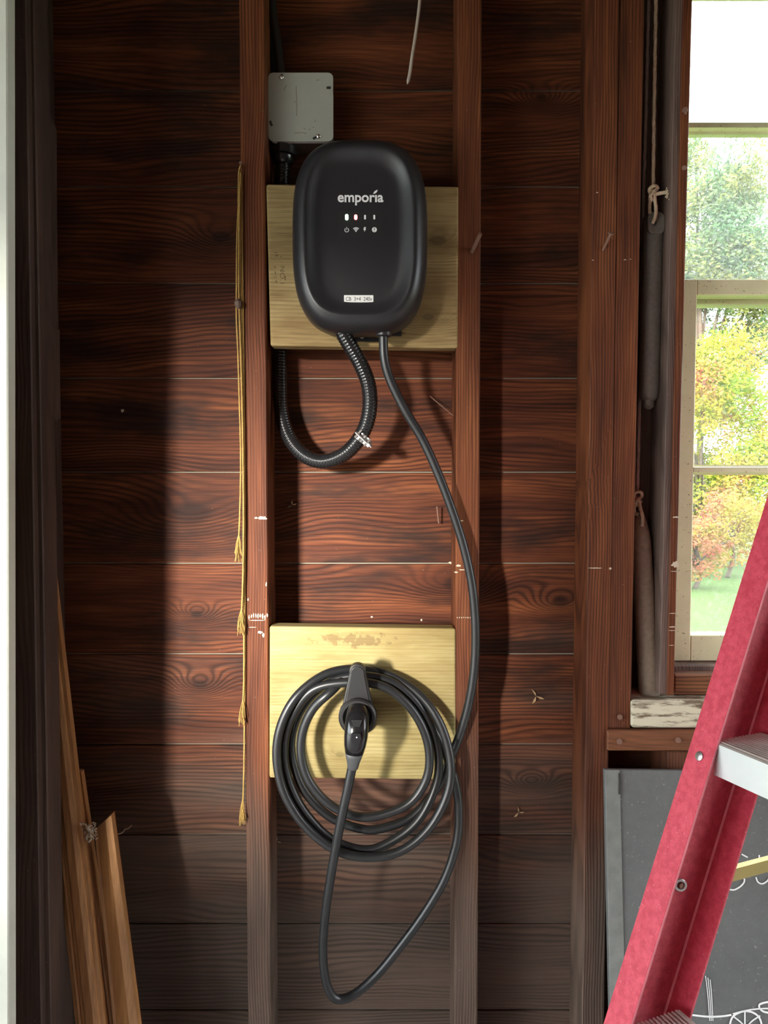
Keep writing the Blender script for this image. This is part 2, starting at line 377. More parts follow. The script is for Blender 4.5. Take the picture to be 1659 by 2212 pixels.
def glass(name, dirt):
    N = NT(name); tc = N.n('TexCoord').outputs['Object']
    tr = N.n('BsdfTransparent', {0: (.97, .98, .97)}); gl = N.n('BsdfGlossy', {0: (1, 1, 1), 1: .05}); tl = N.n('BsdfTranslucent', {0: (.9, .92, .9)})
    m1 = N.n('MixShader', {0: .05}); N.t.links.new(tr.outputs[0], m1.inputs[1]); N.t.links.new(gl.outputs[0], m1.inputs[2])
    f = N.m_('MULTIPLY_ADD', N.ss(N.noise(tc, 130, 4, .7), .5, .72), dirt, dirt * .4)
    m2 = N.n('MixShader', {0: f}); N.t.links.new(m1.outputs[0], m2.inputs[1]); N.t.links.new(tl.outputs[0], m2.inputs[2]); N.t.links.new(m2.outputs[0], N.out.inputs[0]); return N.m
M['glass'] = glass('dusty_window_glass', .035); M['glassu'] = glass('grimy_window_glass', .07)

# ------------------------------------------------------------------ room shell
CEIL = 2.75; XL, XR, YF = -2.6, 2.3, -3.6
SILLZ = P(1500, 1428, .02).z - .001; HEADZ = 2.62
WX0, WX1 = .535, 1.36
floor = box('floor', XL - .1, XR + .1, YF - .1, .05, -.12, 0, M['concrete']); lab(floor, kind='structure')
ceil = box('ceiling', XL - .1, XR + .1, YF - .1, .06, CEIL, CEIL + .06, M['roof']); lab(ceil, kind='structure')
rows = [-12, 195, 403, 612, 817, 1020, 1217, 1413, 1608, 1803, 1995, 2182]
RZ = [P(830, y, 0).z for y in rows]
while RZ[-1] > .18: RZ.append(RZ[-1] - .172)
RZ[-1] = 0.0
RZ = [CEIL, RZ[0] + .18] + RZ
back = [(-.72, WX0, .022, .05, 0, CEIL), (WX1, XR, .022, .05, 0, CEIL), (WX0, WX1, .022, .05, 0, SILLZ - .03), (WX0, WX1, .022, .05, HEADZ, CEIL)]
wall_back = boxes('wall_back', back, M['siding']); lab(wall_back, kind='structure')
POCX = P(1376, 900, 0).x
filler = []
for i in range(len(RZ) - 1):
    z1, z0 = RZ[i], RZ[i + 1]; g = .0013
    segs = [(-.70, XR)] if z1 < P(830, 1600, 0).z else [(-.70, POCX + .004), (WX1 + .06, XR)]
    for a, b in segs:
        box('plank', a, b, 0, .02, z0 + g, z1 - g, M['plank'], wall_back, bevel=.0012)
    if z0 > 0:
        for a, b in segs: filler.append((a, b, .004, .0215, z0 - .0011, z0 + .0011))
boxes('gap_filler', filler, M['pale'], wall_back)
wl = boxes('wall_left', [(XL, -.672, -.29, .05, 0, CEIL)], M['wallin']); lab(wl, kind='structure')
# open garage doorway in the far left wall, high opening in the wall behind the camera
w2 = boxes('wall_west', [(XL - .1, XL, -.42, .05, 0, CEIL), (XL - .1, XL, YF, -3.45, 0, CEIL), (XL - .1, XL, -3.45, -.42, 2.15, CEIL)], M['wallin']); lab(w2, kind='structure')
OX0, OX1, OZ0, OZ1 = -2.45, -1.79, 1.50, 2.20
w3 = boxes('wall_front', [(XL - .1, OX0, YF - .1, YF, 0, CEIL), (OX1, XR + .1, YF - .1, YF, 0, CEIL), (OX0, OX1, YF - .1, YF, 0, OZ0), (OX0, OX1, YF - .1, YF, OZ1, CEIL)], M['wallin']); lab(w3, kind='structure')
w4 = boxes('wall_right', [(XR, XR + .1, -.35, .05, 0, CEIL), (XR, XR + .1, YF, -1.5, 0, CEIL), (XR, XR + .1, -1.5, -.35, 2.3, CEIL)], M['wallin']); lab(w4, kind='structure')  # opening in this wall is an unseen addition, letting in fill light

# studs
stud1 = slab('stud', [(515.5, -90), (570.5, -90), (585, 2260), (536.5, 2260)], .095, 0, M['stud'], wall_back, .002)
stud2 = slab('stud', [(990, -90), (1040.5, -90), (1031.5, 2260), (980.5, 2260)], .095, 0, M['stud'], wall_back, .002)
stud3 = slab('stud', [(1286, -90), (1340, -90), (1305, 2260), (1256.5, 2260)], .095, 0, M['stud'], wall_back, .002)
trimmer = slab('trimmer', [(1341.5, -90), (1394, -90), (1362.5, 1574), (1312.5, 1574)], .093, 0, M['stud'], wall_back, .002)
for o_, q in ((stud1, 1), (stud2, 1), (stud3, 1)):    # down to the floor plate
    pass
box('bottom_plate', -.62, XR, -.094, -.001, 0, .05, M['stud'], wall_back, bevel=.002)
def extend(o, zmin=None, top=CEIL):       # run a timber on along its own line, down to zmin and up to the ceiling
    vs_ = o.data.vertices; lo, hi = min(v.co.z for v in vs_), max(v.co.z for v in vs_)
    bot = [v for v in vs_ if v.co.z < lo + .03]; tp = [v for v in vs_ if v.co.z > hi - .03]
    k = (sum(v.co.x for v in tp) / len(tp) - sum(v.co.x for v in bot) / len(bot)) / (hi - lo)
    if zmin is not None:
        for v in bot: v.co.x += k * (zmin - lo); v.co.z += zmin - lo
    if top:
        for v in tp: v.co.x += k * (top - hi); v.co.z += top - hi
for o_ in (stud1, stud2, stud3): extend(o_, .05)
extend(trimmer)
# left corner
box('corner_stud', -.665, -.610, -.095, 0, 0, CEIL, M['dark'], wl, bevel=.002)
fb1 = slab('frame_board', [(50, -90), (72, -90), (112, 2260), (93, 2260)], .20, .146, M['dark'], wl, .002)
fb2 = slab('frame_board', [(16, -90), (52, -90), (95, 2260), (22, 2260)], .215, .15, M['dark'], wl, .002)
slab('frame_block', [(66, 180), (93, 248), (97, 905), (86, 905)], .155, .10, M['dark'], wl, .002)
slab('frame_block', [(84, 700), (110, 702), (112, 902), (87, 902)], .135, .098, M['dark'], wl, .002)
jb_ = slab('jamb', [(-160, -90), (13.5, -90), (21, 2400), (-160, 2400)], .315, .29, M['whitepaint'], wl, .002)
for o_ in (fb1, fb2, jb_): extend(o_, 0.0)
# ------------------------------------------------------------------ window
win = empty('window_1', (WX0, 0, SILLZ), kind='structure')
casing = slab('pocket_back', [(1374, -90), (1440, -90), (1440, 1512), (1362, 1512)], .012, -.015, M['pocket'], win, .001)
stile = slab('pulley_stile', [(1478, -90), (1499, -90), (1455.5, 1502), (1441, 1502)], .095, -.05, M['stud'], win, .0015)
stile2 = slab('pocket_side', [(1462, -90), (1478, -90), (1441, 1500), (1424, 1500)], .091, .014, M['pocket'], win, .0015)
for o_ in (casing, stile, stile2): extend(o_)
# lower sash (room side)
def bar(name, x0, x1, y0, y1, d0, d1, mat, parent, bev=.0015):
    a = P(x0, y0, d0); b = P(x1, y1, d0)
    return box(name, a.x, b.x, -d0, -d1, b.z, a.z, mat, parent, bevel=bev)
SX0, SXG = .537, P(1506, 640, .02).x
def sash(prefix, d0, d1, zt, zb, rails, glassmat, muntins, sxg):
    root = box(prefix, SX0, sxg, -d0, -d1, zb, zt, M['sash'], win, bevel=.0015)
    box('stile', WX1 - .05, WX1, -d0, -d1, zb, zt, M['sash'], root, bevel=.0015)
    for y0, y1 in rails:
        z1, z0 = P(1500, y0, d0).z, P(1500, y1, d0).z
        box('rail', sxg, WX1 - .05, -d0, -d1, z0, z1, M['sash'], root, bevel=.0015)
    edges = []
    for y0, y1 in muntins:
        z1, z0 = P(1500, y0, d0).z, P(1500, y1, d0).z; zc = (z0 + z1) / 2
        V = []
        for x in (sxg, WX1 - .05):
            for dy, dz in ((0, .25), (0, -.25), (.4, -.32), (.45, -.5), (1, -.5), (1, .5), (.45, .5), (.4, .32)):
                V.append(Vector((x, -d0 + (d0 - d1) * dy, zc + (z1 - z0) * dz)))
        Fc = [(i, (i + 1) % 8, 8 + (i + 1) % 8, 8 + i) for i in range(8)] + [tuple(range(8)), tuple(range(15, 7, -1))]
        mk('muntin', V, Fc, M['sash'], root)
    # panes between the bars
    zs = sorted([P(1500, y, d0).z for r in rails + muntins for y in r], reverse=True)
    ym = -(d0 + d1) / 2
    spans = [(zs[i], zs[i + 1]) for i in range(1, len(zs) - 1, 2)]
    for a, b in spans:
        g = box('pane', sxg, WX1 - .05, ym - .0012, ym + .0012, b, a, glassmat, root)
    return root
lo = sash('lower_sash', .02, -.015, P(1500, 603, .02).z, P(1500, 1428, .02).z, [(603, 637), (1372, 1428)], M['glass'], [(1004, 1026)], SXG)
zuT = 2.60
up = sash('upper_sash', -.022, -.056, zuT, P(1500, 648, -.022).z, [(-60, -20), (612, 658)], M['glassu'], [(259, 281)], SXG - .015)
# glazing putty lip on lower rail
bar('window_stop', 1489, 1500, 1372, 1428, .021, .02, M['sash'], win, 0) if False else None
sill_out = box('outer_sill', WX0 - .06, WX1 + .06, -.045, .10, SILLZ - .03, SILLZ, M['pocket'], win, bevel=.003)
zsb = P(1450, 1500, .06).z
slab('apron', [(1456, 1457), (1900, 1457), (1900, 1502), (1456, 1502)], .07, .0, M['apron'], win, .003)
sl = slab('sill_block', [(1364, 1513), (2200, 1517), (2200, 1575), (1364, 1573)], .098, -.0, M['sill'], win, .004)
hb = slab('header_beam', [(1312, 1577), (2200, 1577), (2200, 1622), (1312, 1622)], .10, .0, M['apron'], win, .002)
box('head_board', WX0 - .08, WX1 + .1, -.09, .03, HEADZ, CEIL, M['stud'], win, bevel=.002)
box('right_jamb', WX1, WX1 + .03, -.095, .06, zsb, HEADZ, M['stud'], win, bevel=.002)
cr = slab('cripple_stud', [(1441, 1623), (1498, 1623), (1480, 2240), (1428, 2240)], .094, .001, M['stud'], wall_back, .002); extend(cr, .05, None)
for v in cr.data.vertices: pass

# nails and paint on timbers
def nail(x, y, d, x2, y2, d2, parent, r=.0018, head=True):
    a, b = P(x, y, d), P(x2, y2, d2); V, Fc = tube_data([a, a.lerp(b, .5), b], r, 8)
    if head:
        ax = (a - b).normalized(); h = tube_data([a, a + ax * .0015], r * 2.3, 12); V, Fc = merge([(V, Fc), h])
    return mk('nail', V, Fc, M['rust'], parent)
nail(1038, 505, .125, 1019, 545, .094, stud2, .0034, False)
nail(1319, 505, .115, 1302, 541, .094, stud3, .0022)
for x, y in ((1339, 1549),): nail(x, y, .097, x, y + .5, .08, trimmer, .002)
for x, y in ((1465, 1599), (1338, 1602)): nail(x, y, .104, x, y + .5, .09, win, .0022)
nail(1480, 238, .105, 1481, 246, .094, stile, .0022); nail(1478, 363, .10, 1480, 366, .094, stile, .0018)
nail(944, 1094, .02, 948, 1130, .012, wall_back, .0016, False)
nail(929, 856, .03, 979, 898, .05, wall_back, .0009, False)
def splat(x, y, w, h, d, parent, mat='paint', n=14, th=.0004):
    c = P(x, y, d); k = S(d); o = []
    for i in range(n):
        a = 2 * math.pi * i / n; r = random.uniform(.55, 1.1); o.append((math.cos(a) * w / 2 * k * r, math.sin(a) * h / 2 * k * r))
    return prism('paint_spot', o, c, Vector((1, 0, 0)), Vector((0, 0, 1)), Vector((0, -1, 0)), th, M[mat], parent)
for a in ((566, 1119, 26, 10), (553, 1119, 8, 5), (575, 1262, 4, 12), (562, 1366, 12, 7), (569, 1372, 6, 10), (545, 1355, 22, 1.6), (536, 1295, 3, 8)):
    splat(*a, .0951, stud1)
for i in range(9): splat(538 + i * 4.9, 1331 + random.uniform(-2, 2), 3.6, random.uniform(10, 17), .0951, stud1)
splat(557, 1340, 40, 2.2, .0951, stud1)
for a in ((997, 1125, 12, 3), (990, 1222, 12, 5), (997, 1231, 14, 3), (985, 1236, 8, 4)): splat(*a, .0951, stud2)
for i in range(8): splat(988 + i * 4.6, 1334, 2.6, 3.5, .0951, stud2)
for a in ((1284, 1227, 40, 3), (1318, 1228, 6, 6), (1281, 562, 5, 2), (1290, 416, 6, 2)): splat(*a, .0951, stud3)
for a in ((1350, 561, 6, 2), (1362, 560, 3, 2)): splat(*a, .0931, trimmer)
for a in ((1460, 1117, 15, 4), (1459, 1219, 20, 15), (1457, 1234, 24, 2), (1453, 1325, 17, 2), (1452, 1354, 18, 3), (1452, 1362, 20, 2), (1450, 1394, 14, 2), (1472, 1082, 5, 6)):
    splat(*a, .0952, stile)
splat(265, 887, 9, 9, .001, wall_back); splat(973, 1216, 10, 5, .001, wall_back, n=9); splat(910, 1339, 6, 6, .001, wall_back, n=5); splat(803, 1333, 6, 5, .001, wall_back, n=5)

# ------------------------------------------------------------------ mounting boards
def board(quad, d0, d1, label, mat='pt'):
    f = [P(x, y, d0) for x, y in quad]; b = [Vector((p.x, -d1, p.z)) for p in f]
    o = mk('mounting_board', f + b, HEX, M[mat], bevel=.004, seg=3); return lab(o, label, 'board', 'treated mounting boards between the studs')
b1 = board([(574.5, 397), (991, 402), (989.5, 752), (584, 747)], .097, .059, 'brownish treated wood board behind the wall charger', 'ptb')
b2 = board([(582, 1353), (984.5, 1358), (984.5, 1685), (581.5, 1681)], .097, .059, 'clean yellow treated wood board behind the coiled cable')
EX, EZ, EYn = Vector((1, 0, 0)), Vector((0, 0, 1)), Vector((0, -1, 0))
# faint grade stamp on the upper board, read from the side
st = text('grade_stamp', 'NO.1', .0115, P(605, 575, .0972), Vector((0, 0, -1)), Vector((1, 0, 0)), M['stamp'], b1, th=.0002, width=.030)
for x, y, w, h in ((598, 552, 9, 5), (596, 546, 7, 3), (594, 577, 5, 6), (595, 590, 3, 8), (594, 598, 7, 2), (597, 608, 5, 7), (616, 601, 4, 12), (607, 555, 3, 5)):
    splat(x, y, w, h, .0971, b1, 'stamp', 9, .0002)
for x, y, w, h in ((700, 1386, 40, 14), (745, 1380, 60, 16), (800, 1384, 50, 16), (835, 1385, 36, 18), (768, 1392, 30, 8)):
    pass
# ------------------------------------------------------------------ wall charger
ch = empty('wall_charger', P(777, 512, .10), 'black rounded electric car wall charger with white lettering and indicator lights', 'charger')
cc = P(777, 508.5, .17); kx = S(.175)
A0, B0 = 145.5 * kx, 204 * kx
def sup(a, b, n, m=96):
    out = []
    for i in range(m):
        t = 2 * math.pi * i / m; c, s = math.cos(t), math.sin(t)
        out.append((a * math.copysign(abs(c) ** (2 / n), c), b * math.copysign(abs(s) ** (2 / n), s)))
    return out
prof = [(.010, .106, 3.2), (.004, .112, 3.2), (0, .120, 3.2), (-.0002, .150, 3.2), (.0005, .160, 3.2), (.0025, .168, 3.2), (.006, .176, 3.2), (.011, .1835, 3.25), (.017, .1885, 3.3), (.0215, .1905, 3.35),
        (.0245, .1903, 3.4), (.0275, .1890, 3.4), (.032, .1862, 3.45), (.038, .1826, 3.5), (.044, .1804, 3.5), (.050, .1796, 3.5), (.065, .1796, 3.4), (.09, .1796, 3)]
V, Fc = [], []; Mn = 96
for ins, d, n in prof:
    for x, z in sup(A0 - ins, B0 - ins, n, Mn): V.append(Vector((cc.x + x, -d, cc.z + z)))
for i in range(len(prof) - 1):
    for k in range(Mn): Fc.append((i * Mn + k, i * Mn + (k + 1) % Mn, (i + 1) * Mn + (k + 1) % Mn, (i + 1) * Mn + k))
Fc.append(tuple(range(Mn))); Fc.append(tuple((len(prof) - 1) * Mn + k for k in range(Mn)))
body = mk('body', V, Fc, M['black'], ch, smooth=True)
FD = .1797; kf = S(FD)
def Q(x, y, e=0): return P(x, y, FD + e)
lt = text('logo_lettering', 'empor\u0131a', .0228, Q(729.5, 436), EX, EZ, M['white'], ch, bold=.0005, width=97 * kf)
leaf = [(0, 0), (.25, .55), (.6, .85), (1, 1), (.9, .55), (.6, .15), (.3, 0)]
prism('leaf_mark', [(x * 9.5 * kf, y * 8 * kf) for x, y in leaf], Q(806, 418.5), EX, EZ, EYn, .0004, M['white'], lt)
pan = prism('indicator_panel', rrect(94 * kf, 57 * kf, 8 * kf), Q(778, 484), EX, EZ, EYn, .0003, M['panel'], ch)
def disc_out(r, n=20): return [(r * math.cos(2 * math.pi * i / n), r * math.sin(2 * math.pi * i / n)) for i in range(n)]
lm = [emit('green_led', (.45, 1, .55), 7), emit('red_led', (1, .10, .10), 4), M['white'], M['white']]
lbl = ['lit green indicator', 'lit red indicator', None, None]
for i, x in enumerate((749, 768.5, 788.5, 808.5)):
    w, h = ((6.5, 12), (6.5, 11), (4, 9.5), (4, 9.5))[i]
    l = prism('indicator_light', rrect(w * kf, h * kf, w * kf * .49), Q(x, 469.3, .0003), EX, EZ, EYn, .0008, lm[i], ch)
    if lbl[i]: l['label'] = lbl[i]
def arc_pts(cx, cy, r, a0, a1, n=14): return [Q(cx + r * math.cos(math.radians(a0 + (a1 - a0) * i / n)), cy - r * math.sin(math.radians(a0 + (a1 - a0) * i / n)), .0004) for i in range(n + 1)]
pw = ribbon('power_icon', arc_pts(749, 497, 4.2, 125, 415), 1.3 * kf, EYn, .0003, M['white'], ch); ribbon('icon_stroke', [Q(749, 490.6, .0004), Q(749, 496.5, .0004)], 1.3 * kf, EYn, .0003, M['white'], pw)
wf = prism('wireless_icon', disc_out(1.5 * kf), Q(769, 499.5, .0004), EX, EZ, EYn, .0003, M['white'], ch)
for r in (4, 6.4, 8.8): ribbon('icon_stroke', arc_pts(769, 500.5, r, 45, 135), 1.35 * kf, EYn, .0003, M['white'], wf)
bolt = [(-1.5, 5), (2.6, 5), (1.2, 1.2), (3, 1.2), (-1.6, -5.5), (-.6, -1), (-3, -1)]
prism('bolt_icon', [(x * kf, y * kf) for x, y in bolt], Q(788, 495.8, .0004), EX, EZ, EYn, .0003, M['white'], ch)
ai = prism('alert_icon', disc_out(5.3 * kf), Q(808.7, 496.2, .0004), EX, EZ, EYn, .0003, M['white'], ch)
ribbon('icon_stroke', [Q(808.7, 492.6, .0008), Q(808.7, 497, .0008)], 1.7 * kf, EYn, .0002, M['ink'], ai); prism('icon_dot', disc_out(.9 * kf, 10), Q(808.7, 499.3, .0008), EX, EZ, EYn, .0002, M['ink'], ai)
stk = prism('label_sticker', rrect(62.5 * kf, 16.5 * kf, .6 * kf, 2), Q(774.8, 646.2), EX, EZ, EYn, .0004, M['label'], ch); stk['label'] = 'white printed label strip'
text('label_lettering', 'CB  3+4  240v', .0092, Q(747, 649.8, .0005), EX, EZ, M['ink'], stk, th=.0001, width=56 * kf)
# mounting bracket below
br = [(-66, 12), (66, 12), (66, -3), (-66, -3)]
V = boxes('bracket', [(P(722, 0, .10).x, P(868, 0, .10).x, -.104, -.098, P(0, 726, .1).z, P(0, 700, .1).z), (P(760, 0, .1).x, P(832, 0, .1).x, -.103, -.099, P(0, 738, .1).z, P(0, 731, .1).z),
                      (P(764, 0, .1).x, P(796, 0, .1).x, -.103, -.099, P(0, 732, .1).z, P(0, 718, .1).z), (P(820, 0, .1).x, P(848, 0, .1).x, -.108, -.099, P(0, 724, .1).z, P(0, 712, .1).z)], M['black'], ch)
sg = lathe('screw', P(782, 727, .103), P(782, 727, .106), [(0, .0038), (.6, .0038), (1, .0025)], M['steel'], ch, 14)
lathe('cable_gland', P(828, 716, .145), P(828, 728, .145), [(0, .0135), (.8, .0135), (1, .011)], M['black'], ch, 20)

# ------------------------------------------------------------------ junction box and its cable
JD = .056; jc = P(649.5, 231, JD); kj = S(JD)
jb = empty('junction_box', P(649, 302, .03), 'square grey steel junction box with scratched cover and two screws', 'junction box')
bw, bh = 136 * kj, 141 * kj
jo = prism('box_body', rrect(bw - .004, bh - .002, .012), Vector((jc.x, -.0005, jc.z - .004)), EX, EZ, EYn, JD - .003, M['steel'], jb)
cvo = rrect(137.5 * kj, 142 * kj, 11 * kj)
cv = prism('cover', cvo, Vector((jc.x, -(JD - .0022), jc.z)), EX, EZ, EYn, .0022, M['cover'], jb, bevel=.0006)
def at_j(x, y, e=.0002): return P(x, y, JD + e)
for x, y in ((608.5, 167.5), (688, 295)): 
    s_ = lathe('screw', at_j(x, y), at_j(x, y, .003), [(0, .0042), (.6, .0038), (1, .0022)], M['chrome'], jb, 16)
for pts, w in (([(705.5, 189.6), (714.5, 189.6)], 5.2), ([(583.5, 261), (585, 267), (588, 272)], 5), ([(676, 300), (683.5, 296)], 5), ([(609, 160), (609, 165)], 5)):
    ribbon('cover_slot', [at_j(*p) for p in pts], w * kj, EYn, .0002, M['ink'], cv)
for pts in ([(619, 184), (615, 190), (613.5, 196)], [(639.5, 186), (640, 205), (641.5, 225), (640.5, 250)], [(638, 218), (636, 223)], [(656, 277), (660, 279.5)], [(667, 280), (671, 279.5)], [(675, 276), (678, 274.5)], [(680, 259), (681, 264)], [(683, 173.5), (687, 172.5), (690, 173.5)], [(636, 288), (650, 286.5), (662, 288)]):
    ribbon('scratch', [at_j(*p) for p in pts], .9 * kj, EYn, .0001, M['stamp'], cv)
bl = prism('rating_plate', rrect(34 * kj, 6 * kj, 1 * kj, 2), P(649, 307.5, .045), EX, EZ, EYn, .0004, M['label'], jb)
for i in range(4):
    pass
for x, y in ((655, 318), (688, 312)): lathe('knockout', P(x, y - 6, .03), P(x, y - 2, .03), [(0, .012), (1, .011)], M['steel'], jb, 20)
# conduit from box down behind the board, round the loop and up into the charger
cp = [P(611, 352, .030), P(608, 420, .028), P(606, 560, .026), P(605, 700, .027), P(605, 760, .030), P(605, 830, .034), P(608, 890, .040), P(624, 944, .050), P(655, 982, .060), P(695, 997, .070), P(737, 985, .082), P(768, 958, .095),
      P(790, 920, .105), P(799, 875, .115), P(795, 828, .122), P(778, 785, .13), P(758, 750, .137), P(742, 722, .142), P(734, 700, .145)]
cond = empty('flexible_conduit', P(695, 1005, .07), 'glossy black ribbed conduit looping from the junction box to the charger', 'conduit')
cpts = resample(catmull(cp, 14), .0011)
tube('conduit_hose', cpts, lambda t, i: .0132 + .0005 * math.sin(i * 2 * math.pi / 5), M['conduit'], cond, 16)
lathe('connector', P(615, 307, .030), P(611, 356, .030), [(0, .022), (.25, .022), (.27, .0255), (.62, .0255), (.66, .020), (.9, .019), (1, .0155)], M['conduit'], cond, 24)
ca, cb_ = P(776, 949, .0975), P(788, 936, .100)
ax = (cb_ - ca).normalized()
cl = empty('', (0, 0, 0)) if False else None
clamp = tube('clamp', [ca, ca.lerp(cb_, .5), cb_], .0150, M['chrome'], cond, 24); sharp(clamp)
sx = P(782, 946, .115); pr = Vector((ax.z, 0, -ax.x)).normalized()
for s in (-1, 1):
    c0 = P(782, 946, .112) + pr * (.0125 * s)
    e1, e2, e3 = ax, Vector((0, -1, 0)), pr
    o2 = prism('clamp_lug', [(-.0085, -.008), (.0085, -.008), (.0085, .0065), (-.0085, .0065)], c0 - e3 * .0015 * s, e1, e2, e3, .003, M['chrome'], clamp)
tube('clamp_screw', [P(782, 946, .1165) - pr * .015, P(782, 946, .1165) + pr * .023], .0026, M['chrome'], clamp, 10, False)
tube('clamp_nut', [P(782, 946, .1165) + pr * .014, P(782, 946, .1165) + pr * .019], .0062, M['chrome'], clamp, 6, False)
sup_ = empty('supply_cable', P(605, 160, .03), 'pair of black cables dropping into the top of the junction box', 'cable')
tube('cable', catmull([P(584, -480, .03), P(584, -80, .03), P(588, 20, .03), P(598, 90, .028), P(607, 165, .03)], 10), .0085, M['rubber'], sup_, 12)
tube('cable', catmull([P(575, -480, .018), P(575, -80, .018), P(580, 40, .018), P(589, 110, .018), P(594, 168, .02)], 10), .0075, M['rubber'], sup_, 12)

# ------------------------------------------------------------------ charging cable, holster, plug
cab = empty('charging_cable', P(760, 2160, .12), 'thick black charging cable coiled in loops on the wall holster', 'cable')
T = [(828, 712, .145), (828, 735, .145), (831, 780, .143), (845, 826, .140), (876, 888, .136), (913, 950, .132), (945, 1020, .130), (974, 1095, .128), (1000, 1175, .126), (1018, 1255, .124), (1026, 1330, .122), (1027, 1400, .120), (1022, 1465, .119),
     (1010, 1530, .117), (992, 1590, .114), (972, 1640, .110), (945, 1700, .112), (895, 1760, .122), (845, 1784, .128), (789, 1792, .132), (715, 1766, .132), (660, 1712, .130), (634, 1650, .128), (630, 1590, .126), (652, 1530, .128), (700, 1480, .132), (765, 1460, .134), (838, 1470, .132), (892, 1510, .130), (930, 1570, .128), (947, 1640, .127),
     (940, 1700, .130), (905, 1770, .138), (850, 1815, .142), (789, 1836, .146), (715, 1812, .146), (655, 1750, .146), (622, 1680, .144), (614, 1610, .142), (632, 1545, .142), (680, 1488, .146), (765, 1474, .150), (830, 1484, .146), (880, 1522, .144), (912, 1570, .143), (927, 1625, .143),
     (922, 1680, .144), (890, 1730, .146), (840, 1756, .148), (780, 1765, .150), (718, 1742, .150), (672, 1694, .148), (652, 1640, .147), (653, 1585, .147), (675, 1533, .150), (715, 1494, .152), (770, 1447, .117), (840, 1458, .118), (905, 1500, .126), (950, 1562, .138), (973, 1640, .146),
     (968, 1710, .152), (930, 1785, .158), (870, 1836, .162), (797, 1852, .164), (725, 1836, .164), (660, 1785, .162), (615, 1715, .160), (598, 1640, .158), (606, 1570, .156), (640, 1505, .152), (700, 1458, .138), (765, 1445, .124), (828, 1459, .116), (885, 1505, .112), (930, 1565, .110), (963, 1630, .110),
     (984, 1695, .112), (991, 1755, .114), (986, 1820, .116), (962, 1895, .118), (920, 1968, .120), (868, 2040, .124), (815, 2105, .130), (765, 2148, .138), (728, 2158, .146), (707, 2130, .152), (698, 2070, .158), (701, 1990, .168), (715, 1890, .184), (735, 1780, .200), (752, 1700, .208), (762, 1650, .210)]
cpth = resample(catmull([P(*t) for t in T], 12), .006)
tube('cable', cpth, .0078, M['rubber'], cab, 14)
# plug (moves with the cable)
def loft(name, secs, mat, parent, m=28, n=2.4):
    """secs: (centre, half-width, half-depth) with the section plane square to the path"""
    cs = [s[0] for s in secs]; fr = frames(cs); V, Fc = [], []
    for (c, a, b), (t, _, _) in zip(secs, fr):
        ux = Vector((1, 0, 0)); ux = (ux - t * ux.dot(t)).normalized(); uy = t.cross(ux)
        for x, y in sup(a, b, n, m): V.append(c + ux * x + uy * y)
    for i in range(len(secs) - 1):
        for k in range(m): Fc.append((i * m + k, i * m + (k + 1) % m, (i + 1) * m + (k + 1) % m, (i + 1) * m + k))
    Fc += [tuple(range(m)), tuple((len(secs) - 1) * m + k for k in range(m))]
    return mk(name, V, Fc, mat, parent, smooth=True)
kp = S(.21)
plug = loft('plug', [(P(773, 1530, .150), .0165, .0165), (P(773, 1536, .185), .0175, .0175), (P(772.5, 1546, .205), .0185, .019), (P(771, 1564, .217), .0195, .0185), (P(769, 1590, .220), .0195, .0175), (P(767, 1608, .219), .0182, .0165), (P(765.5, 1624, .217), .0155, .0148)], M['blackgloss'], cab)
loft('strain_relief', [(P(765.5, 1621, .217), .0158, .0150), (P(764.5, 1632, .215), .0138, .0132), (P(763.3, 1645, .2125), .0108, .0105), (P(762.4, 1656, .210), .0092, .0092), (P(762.2, 1658, .2095), .0083, .0083)], M['relief'], cab)
lt_ = prism('release_button', [(x * kp, y * kp) for x, y in ((-10, 9), (10, 9), (12, -4), (9, -12), (-9, -12), (-12, -4))], P(769, 1592, .2375), EX, Vector((0, -.05, 1)).normalized(), EYn, .0016, M['blackgloss'], plug, bevel=.0007)
pl_ = prism('latch_tongue', [(x * kp, y * kp) for x, y in ((-12, 8), (12, 8), (5, -14), (-5, -14))], P(771, 1562, .2345), EX, Vector((0, -.25, 1)).normalized(), EYn, .0016, M['holster'], plug, bevel=.0007)
tube('status_lens', [P(770.5, 1593, .2390), P(770.5, 1593, .2398)], .0012, M['label'], plug, 8)
# holster
ho = empty('cable_holster', P(773, 1545, .10), 'black teardrop plug holster fixed to the lower treated board', 'holster')
kh = S(.17)
def tear(r1, y1, r2, y2, n=16):
    # outline of two circles joined by tangents; y down in photo pixels
    d = y2 - y1; al = math.asin((r2 - r1) / d); o = []
    for i in range(n + 1):
        a = -al + (math.pi + 2 * al) * i / n; o.append((r1 * math.cos(a), -y1 + r1 * math.sin(a)))
    for i in range(n + 1):
        a = math.pi + al + (math.pi - 2 * al) * i / n; o.append((r2 * math.cos(a), -y2 + r2 * math.sin(a)))
    return o
hc = P(773, 1500, .17)
def tearp(s, e=0): return [(x * kh, y * kh) for x, y in tear(18 - s, 1446 - 1500, 42 - s, 1545 - 1500)]
arm = prism('hook_plate', tearp(0), Vector((hc.x, -.168, hc.z)), EX, EZ, EYn, .016, M['holster'], ho, bevel=.002)
prism('face_plate', [(x * kh, y * kh) for x, y in tear(14.5, -52, 33, 40)], Vector((hc.x, -.1838, hc.z)), EX, EZ, EYn, .0022, M['panel'], arm, bevel=.0008)
neck = lathe('neck', P(773, 1545, .0972), P(773, 1545, .168), [(0, .034), (.06, .034), (.1, .026), (.8, .026), (1, .031)], M['holster'], ho, 32)
